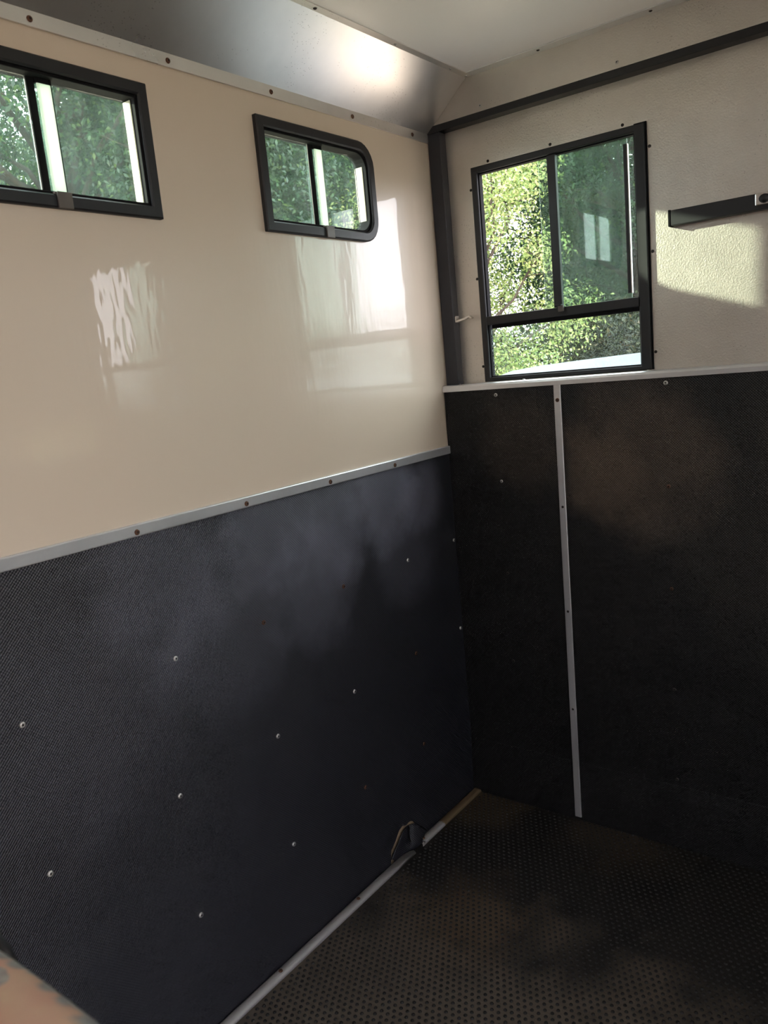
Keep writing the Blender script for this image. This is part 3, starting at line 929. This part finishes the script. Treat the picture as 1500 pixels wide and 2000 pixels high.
arm = skin_object('person', [[(shoulder, 0.056), (upper, 0.050), (elbow, 0.043), (farm2, 0.0455), (farm1, 0.0385), (wrist, 0.029), (palm0, (0.031, 0.026)), (palm1, (0.036, 0.020))]], M['skin'], None, 2)
tag(arm, "person's bare tattooed forearm reaching in at the lower left, wearing a black watch", 'person')
fl_ = [(-0.030, 0.072, 0.0088), (-0.010, 0.082, 0.0092), (0.010, 0.051, 0.0090), (0.028, 0.062, 0.0080)]
for s, L3, r in fl_:
    b0 = palm1 + side * s * 0.85
    d1 = (ax + Vector((0, 0, -0.18))).normalized(); d2 = (ax + Vector((0, 0, -0.6))).normalized(); d3 = (ax + Vector((0, 0, -1.0))).normalized()
    k0 = b0 + d1 * 0.022; k1 = k0 + d1 * L3 * 0.42; k2 = k1 + d2 * L3 * 0.33; k3 = k2 + d3 * L3 * 0.25
    skin_object('finger', [[(b0, r * 1.15), (k0, r * 1.1), (k1, r), (k2, r * 0.92), (k3, r * 0.75)]], M['skin'], arm)
tb = palm0 + side * -0.022
t1 = tb + (ax * 0.7 - side * 0.7).normalized() * 0.035
t2 = t1 + (ax * 0.9 - side * 0.3 + Vector((0, 0, -0.2))).normalized() * 0.032
t3 = t2 + (ax + Vector((0, 0, -0.3))).normalized() * 0.024
skin_object('thumb', [[(tb, 0.014), (t1, 0.0115), (t2, 0.0105), (t3, 0.008)]], M['skin'], arm)
# watch: strap ring + case
wc = E1 + ax * 0.016 + offd * 0.034
q = ax.to_track_quat('Z', 'Y').to_matrix()
def ring_on_axis(nm, center, r0, r1, half, mat, parent, n=28):
    loops = []
    for (r, h) in ((r0, -half), (r1, -half * 0.8), (r1, half * 0.8), (r0, half)):
        loops.append([tuple(center + q @ Vector((r * math.cos(2 * math.pi * i / n), r * math.sin(2 * math.pi * i / n), h))) for i in range(n)])
    o = loft_loops(nm, loops, mat, parent)
    for p in o.data.polygons: p.use_smooth = True
    return o
wt = tag(empty('wristwatch', tuple(wc)), 'black wristwatch on the tattooed forearm at the picture edge', 'watch')
wi = Matrix.Translation(-wc)
o = ring_on_axis('strap', wc, 0.033, 0.0395, 0.011, M['strap'], wt); o.matrix_parent_inverse = wi
cdir = (-offd * 0.85 - view * 0.5).normalized()
cc = wc + cdir * 0.036 + ax * 0.024
qc = cdir.to_track_quat('Z', 'Y').to_matrix()
n = 24
lp = [[tuple(cc + qc @ Vector((r * math.cos(2 * math.pi * i / n), r * math.sin(2 * math.pi * i / n), h))) for i in range(n)] for r, h in ((0.017, -0.004), (0.019, 0.0), (0.0185, 0.005), (0.016, 0.0065))]
o = loft_loops('case', lp, M['chrome'], wt, False, True); o.matrix_parent_inverse = wi
lp = [[tuple(cc + qc @ Vector((0.0155 * math.cos(2 * math.pi * i / n), 0.0155 * math.sin(2 * math.pi * i / n), h))) for i in range(n)] for h in (0.0066, 0.0072)]
o = loft_loops('dial', lp, M['strap'], wt, False, True); o.matrix_parent_inverse = wi

# ================================================================ OUTSIDE
gr = tag(boxes('ground', [(-45, 45, -45, 45, GZ - 0.05, GZ)], M['sand']), 'pale sandy ground around the trailer', 'ground', kind='structure')

# crowned front fairing of the trailer, just outside below the end windows
bm = bmesh.new()
NX, prof_y = 25, [(0.051, -0.046), (0.12, -0.036), (0.20, -0.022), (0.28, -0.010), (0.35, -0.002), (0.40, 0.0), (0.46, -0.010), (0.51, -0.045), (0.54, -0.10), (0.55, -0.22), (0.55, -0.9), (0.42, -1.35), (0.051, -1.5)]
rowsv = []
for i in range(NX):
    x = -0.03 + (W + 0.06) * i / (NX - 1)
    t = (x - W / 2) / (W / 2)
    zc = 1.4350 - 0.030 * t * t - 0.25 * max(0, abs(t) - 0.93)
    rowsv.append([bm.verts.new((x, 0.051 + (y - 0.051) * (1 - 0.10 * t * t), zc + dz)) for y, dz in prof_y])
for a_, b_ in zip(rowsv[:-1], rowsv[1:]):
    for k in range(len(prof_y) - 1):
        f = bm.faces.new((a_[k], a_[k + 1], b_[k + 1], b_[k])); f.smooth = True
bm.faces.new(rowsv[0]); bm.faces.new(rowsv[-1][::-1])
nose = from_bm('front_fairing', bm, M['nose'])
tag(nose, 'pale blue-grey fairing ledge outside the lower pane of the end window', 'fairing')

# foliage -------------------------------------------------------------------
def leaves(centers, radii, n, size, squash=0.8, shell=0.55):
    """n folded leaves scattered in lobes; returns verts, faces"""
    centers = np.asarray(centers, float); radii = np.asarray(radii, float)
    pr = radii ** 2; pr = pr / pr.sum()
    k = RNG.choice(len(centers), n, p=pr)
    d = RNG.normal(size=(n, 3)); d /= np.linalg.norm(d, axis=1)[:, None]
    rad = radii[k] * (shell + (1 - shell) * RNG.random(n) ** 0.7)
    pos = centers[k] + d * rad[:, None] * np.array([1, 1, squash])
    # twig clumping
    pos += RNG.normal(size=(n, 3)) * 0.05
    nrm = d * 0.6 + RNG.normal(size=(n, 3)) * 0.6 + np.array([0, 0, 0.5])
    nrm /= np.linalg.norm(nrm, axis=1)[:, None]
    t = RNG.normal(size=(n, 3)) + np.array([0, 0, -0.5])
    t -= (t * nrm).sum(1)[:, None] * nrm
    t /= np.linalg.norm(t, axis=1)[:, None]
    b = np.cross(nrm, t)
    L = (size * RNG.uniform(0.65, 1.3, n))[:, None]
    wd = L * 0.24
    base = pos - t * L * 0.5
    tip = pos + t * L * 0.5 - nrm * L * 0.08
    midp = pos - t * L * 0.05
    l = midp + b * wd + nrm * L * 0.07
    r = midp - b * wd + nrm * L * 0.07
    V = np.stack([base, l, tip, r], 1).reshape(-1, 3)
    i = np.arange(n) * 4
    F = np.stack([np.stack([i, i + 1, i + 2], 1), np.stack([i, i + 2, i + 3], 1)], 1).reshape(-1, 3)
    return V, F

def tube(bm, pts, radii, n=7):
    prev = None
    pts = [Vector(p) for p in pts]
    for i, p in enumerate(pts):
        d = (pts[min(i + 1, len(pts) - 1)] - pts[max(i - 1, 0)]).normalized()
        qm = d.to_track_quat('Z', 'Y').to_matrix()
        rg = [bm.verts.new(p + qm @ Vector((radii[i] * math.cos(2 * math.pi * k / n), radii[i] * math.sin(2 * math.pi * k / n), 0))) for k in range(n)]
        if prev:
            for k in range(n):
                f = bm.faces.new((prev[k], prev[(k + 1) % n], rg[(k + 1) % n], rg[k])); f.smooth = True
        else:
            bm.faces.new(rg[::-1])
        prev = rg
    bm.faces.new(prev)

def tree(label, x, y, height, crown_r, crown_z, n_lobes, n_leaf, size, mat, lobe_r=(0.7, 1.2), name='tree', trunk_r=0.14, zmin=0.4, seed=1, shell=0.4, br=1.0):
    rs = random.Random(seed)
    t = tag(empty(name, (x, y, GZ)), label, 'tree', 'trees around the trailer')
    top = height
    bm = bmesh.new()
    bend = (rs.uniform(-0.3, 0.3), rs.uniform(-0.3, 0.3))
    tp = [(bend[0] * s * s, bend[1] * s * s, s * top * 0.8) for s in (0, 0.2, 0.4, 0.6, 0.8, 1.0)]
    tube(bm, tp, [trunk_r * (1.15 - s) + 0.012 for s in (0, 0.2, 0.4, 0.6, 0.8, 1.0)], 9)
    lobes, lr = [], []
    for i in range(n_lobes):
        a = rs.uniform(0, 2 * math.pi)
        rr = crown_r * math.sqrt(rs.uniform(0.05, 1))
        zz = crown_z + rs.uniform(-1, 1) * (top - crown_z) * math.sqrt(max(0.05, 1 - (rr / crown_r) ** 2))
        zz = max(zz, zmin)
        c = (rr * math.cos(a), rr * math.sin(a), zz)
        lobes.append(c); lr.append(rs.uniform(*lobe_r))
        s0 = min(0.85, max(0.15, (zz * 0.75) / (top * 0.8)))
        b0 = Vector((bend[0] * s0 * s0, bend[1] * s0 * s0, s0 * top * 0.8))
        e = Vector(c)
        md_ = b0.lerp(e, 0.5) + Vector((rs.uniform(-0.2, 0.2), rs.uniform(-0.2, 0.2), rs.uniform(-0.1, 0.25)))
        tube(bm, [b0, md_, e], [0.045 * br, 0.028 * br, 0.012 * br], 6)
        for _ in range(4):
            dd = Vector((rs.uniform(-1, 1), rs.uniform(-1, 1), rs.uniform(-0.5, 1))).normalized() * lr[-1] * 0.9
            tube(bm, [md_.lerp(e, rs.uniform(0.3, 1)), e + dd * 0.5 + Vector((rs.uniform(-.1, .1), rs.uniform(-.1, .1), rs.uniform(-.1, .1))), e + dd], [0.016 * br, 0.010 * br, 0.004 * br], 5)
    from_bm('trunk', bm, M['bark'], t)
    V, F = leaves(lobes, lr, n_leaf, size, 0.85, shell)
    fo_ = link('foliage', raw_mesh('foliage', V, F), mat, t)
    tag(fo_, None, None, None, 'stuff')
    return t

tree('leafy dark green tree seen through the far left window', -6.2, 2.8, 7.0, 2.4, 4.2, 52, 170000, 0.060, M['leaf_dark'], (0.55, 0.95), seed=3)
tree('dark branching tree behind the round-cornered side window', -5.6, 6.3, 7.0, 2.0, 4.4, 30, 90000, 0.062, M['leaf_dark'], (0.5, 0.9), seed=5, trunk_r=0.2)
tree('sunlit yellow-green tree through the open half of the end window', -2.95, 5.4, 4.9, 1.0, 3.0, 24, 40000, 0.042, M['leaf_bright'], (0.35, 0.6), seed=9, trunk_r=0.045, zmin=1.8, shell=0.2, br=0.5)
tree('dense dark tree behind the sliding pane of the end window', -2.75, 9.9, 7.4, 1.75, 3.9, 40, 130000, 0.066, M['leaf_dark'], (0.6, 1.0), seed=12, trunk_r=0.2, zmin=1.5)
tree('far green tree closing the gap left of the end window', -7.9, 8.9, 7.6, 2.4, 4.6, 26, 70000, 0.085, M['leaf_dark'], seed=15, zmin=1.2)
tree('green tree standing right of the end window view', 1.2, 10.6, 6.8, 2.1, 3.9, 20, 36000, 0.085, M['leaf_dark'], seed=21, zmin=1.2)
tree('tall green tree standing further along the left side', -9.2, 4.6, 8.4, 2.6, 5.2, 26, 70000, 0.09, M['leaf_dark'], seed=25, zmin=1.2)
tree('distant tree closing the view behind the dense dark tree', -4.2, 13.8, 7.6, 1.9, 4.0, 24, 70000, 0.10, M['leaf_dark'], seed=31, zmin=1.2)

def shrub(label, x, y, h, r, n, seed):
    rs = random.Random(seed)
    t = tag(empty('shrub', (x, y, GZ)), label, 'shrub', 'hedge shrubs beyond the end window')
    lobes, lr = [], []
    bm = bmesh.new()
    for i in range(20):
        a = rs.uniform(0, 2 * math.pi); q_ = r * math.sqrt(rs.random()) * 0.8
        c = (q_ * math.cos(a), q_ * math.sin(a), rs.uniform(0.35, h - 0.4))
        lobes.append(c); lr.append(rs.uniform(0.45, 0.7))
        tube(bm, [(0.15 * math.cos(a), 0.15 * math.sin(a), 0), (c[0] * 0.6, c[1] * 0.6, c[2] * 0.5), c], [0.03, 0.02, 0.008], 5)
    from_bm('stem', bm, M['bark'], t)
    V, F = leaves(lobes, lr, n, 0.062, 0.9, 0.45)
    tag(link('foliage', raw_mesh('foliage', V, F), M['leaf_hedge'], t), kind='stuff')
for i, (x, y, lab) in enumerate(((-5.6, 9.0, 'leafy hedge shrub at the left end of the lower pane'), (-4.1, 8.7, 'yellow-green hedge shrub left of centre in the lower pane'),
                               (-2.7, 8.6, 'leafy hedge shrub in the middle of the lower pane'), (-1.3, 8.6, 'hedge shrub with orange-tinged leaves at the right of the lower pane'),
                               (0.2, 8.7, 'hedge shrub just past the right edge of the end window'),
                               (2.2, 7.6, 'hedge shrub ahead of the trailer, outside the picture'), (3.7, 7.2, 'hedge shrub ahead and right of the trailer, outside the picture'),  # from here on: unseen shrubs added to darken reflections in the cream wall
                               (5.2, 6.6, 'hedge shrub far right of the trailer, outside the picture'),
                               (6.7, 5.8, 'sixth hedge shrub along the right-hand row, outside the picture'), (8.0, 4.8, 'seventh hedge shrub along the right-hand row, outside the picture'),
                               (9.2, 3.7, 'last hedge shrub of the right-hand row, outside the picture'))):
    shrub(lab, x, y, 2.75, 1.15, 34000 if i < 5 else 10000, 40 + i)
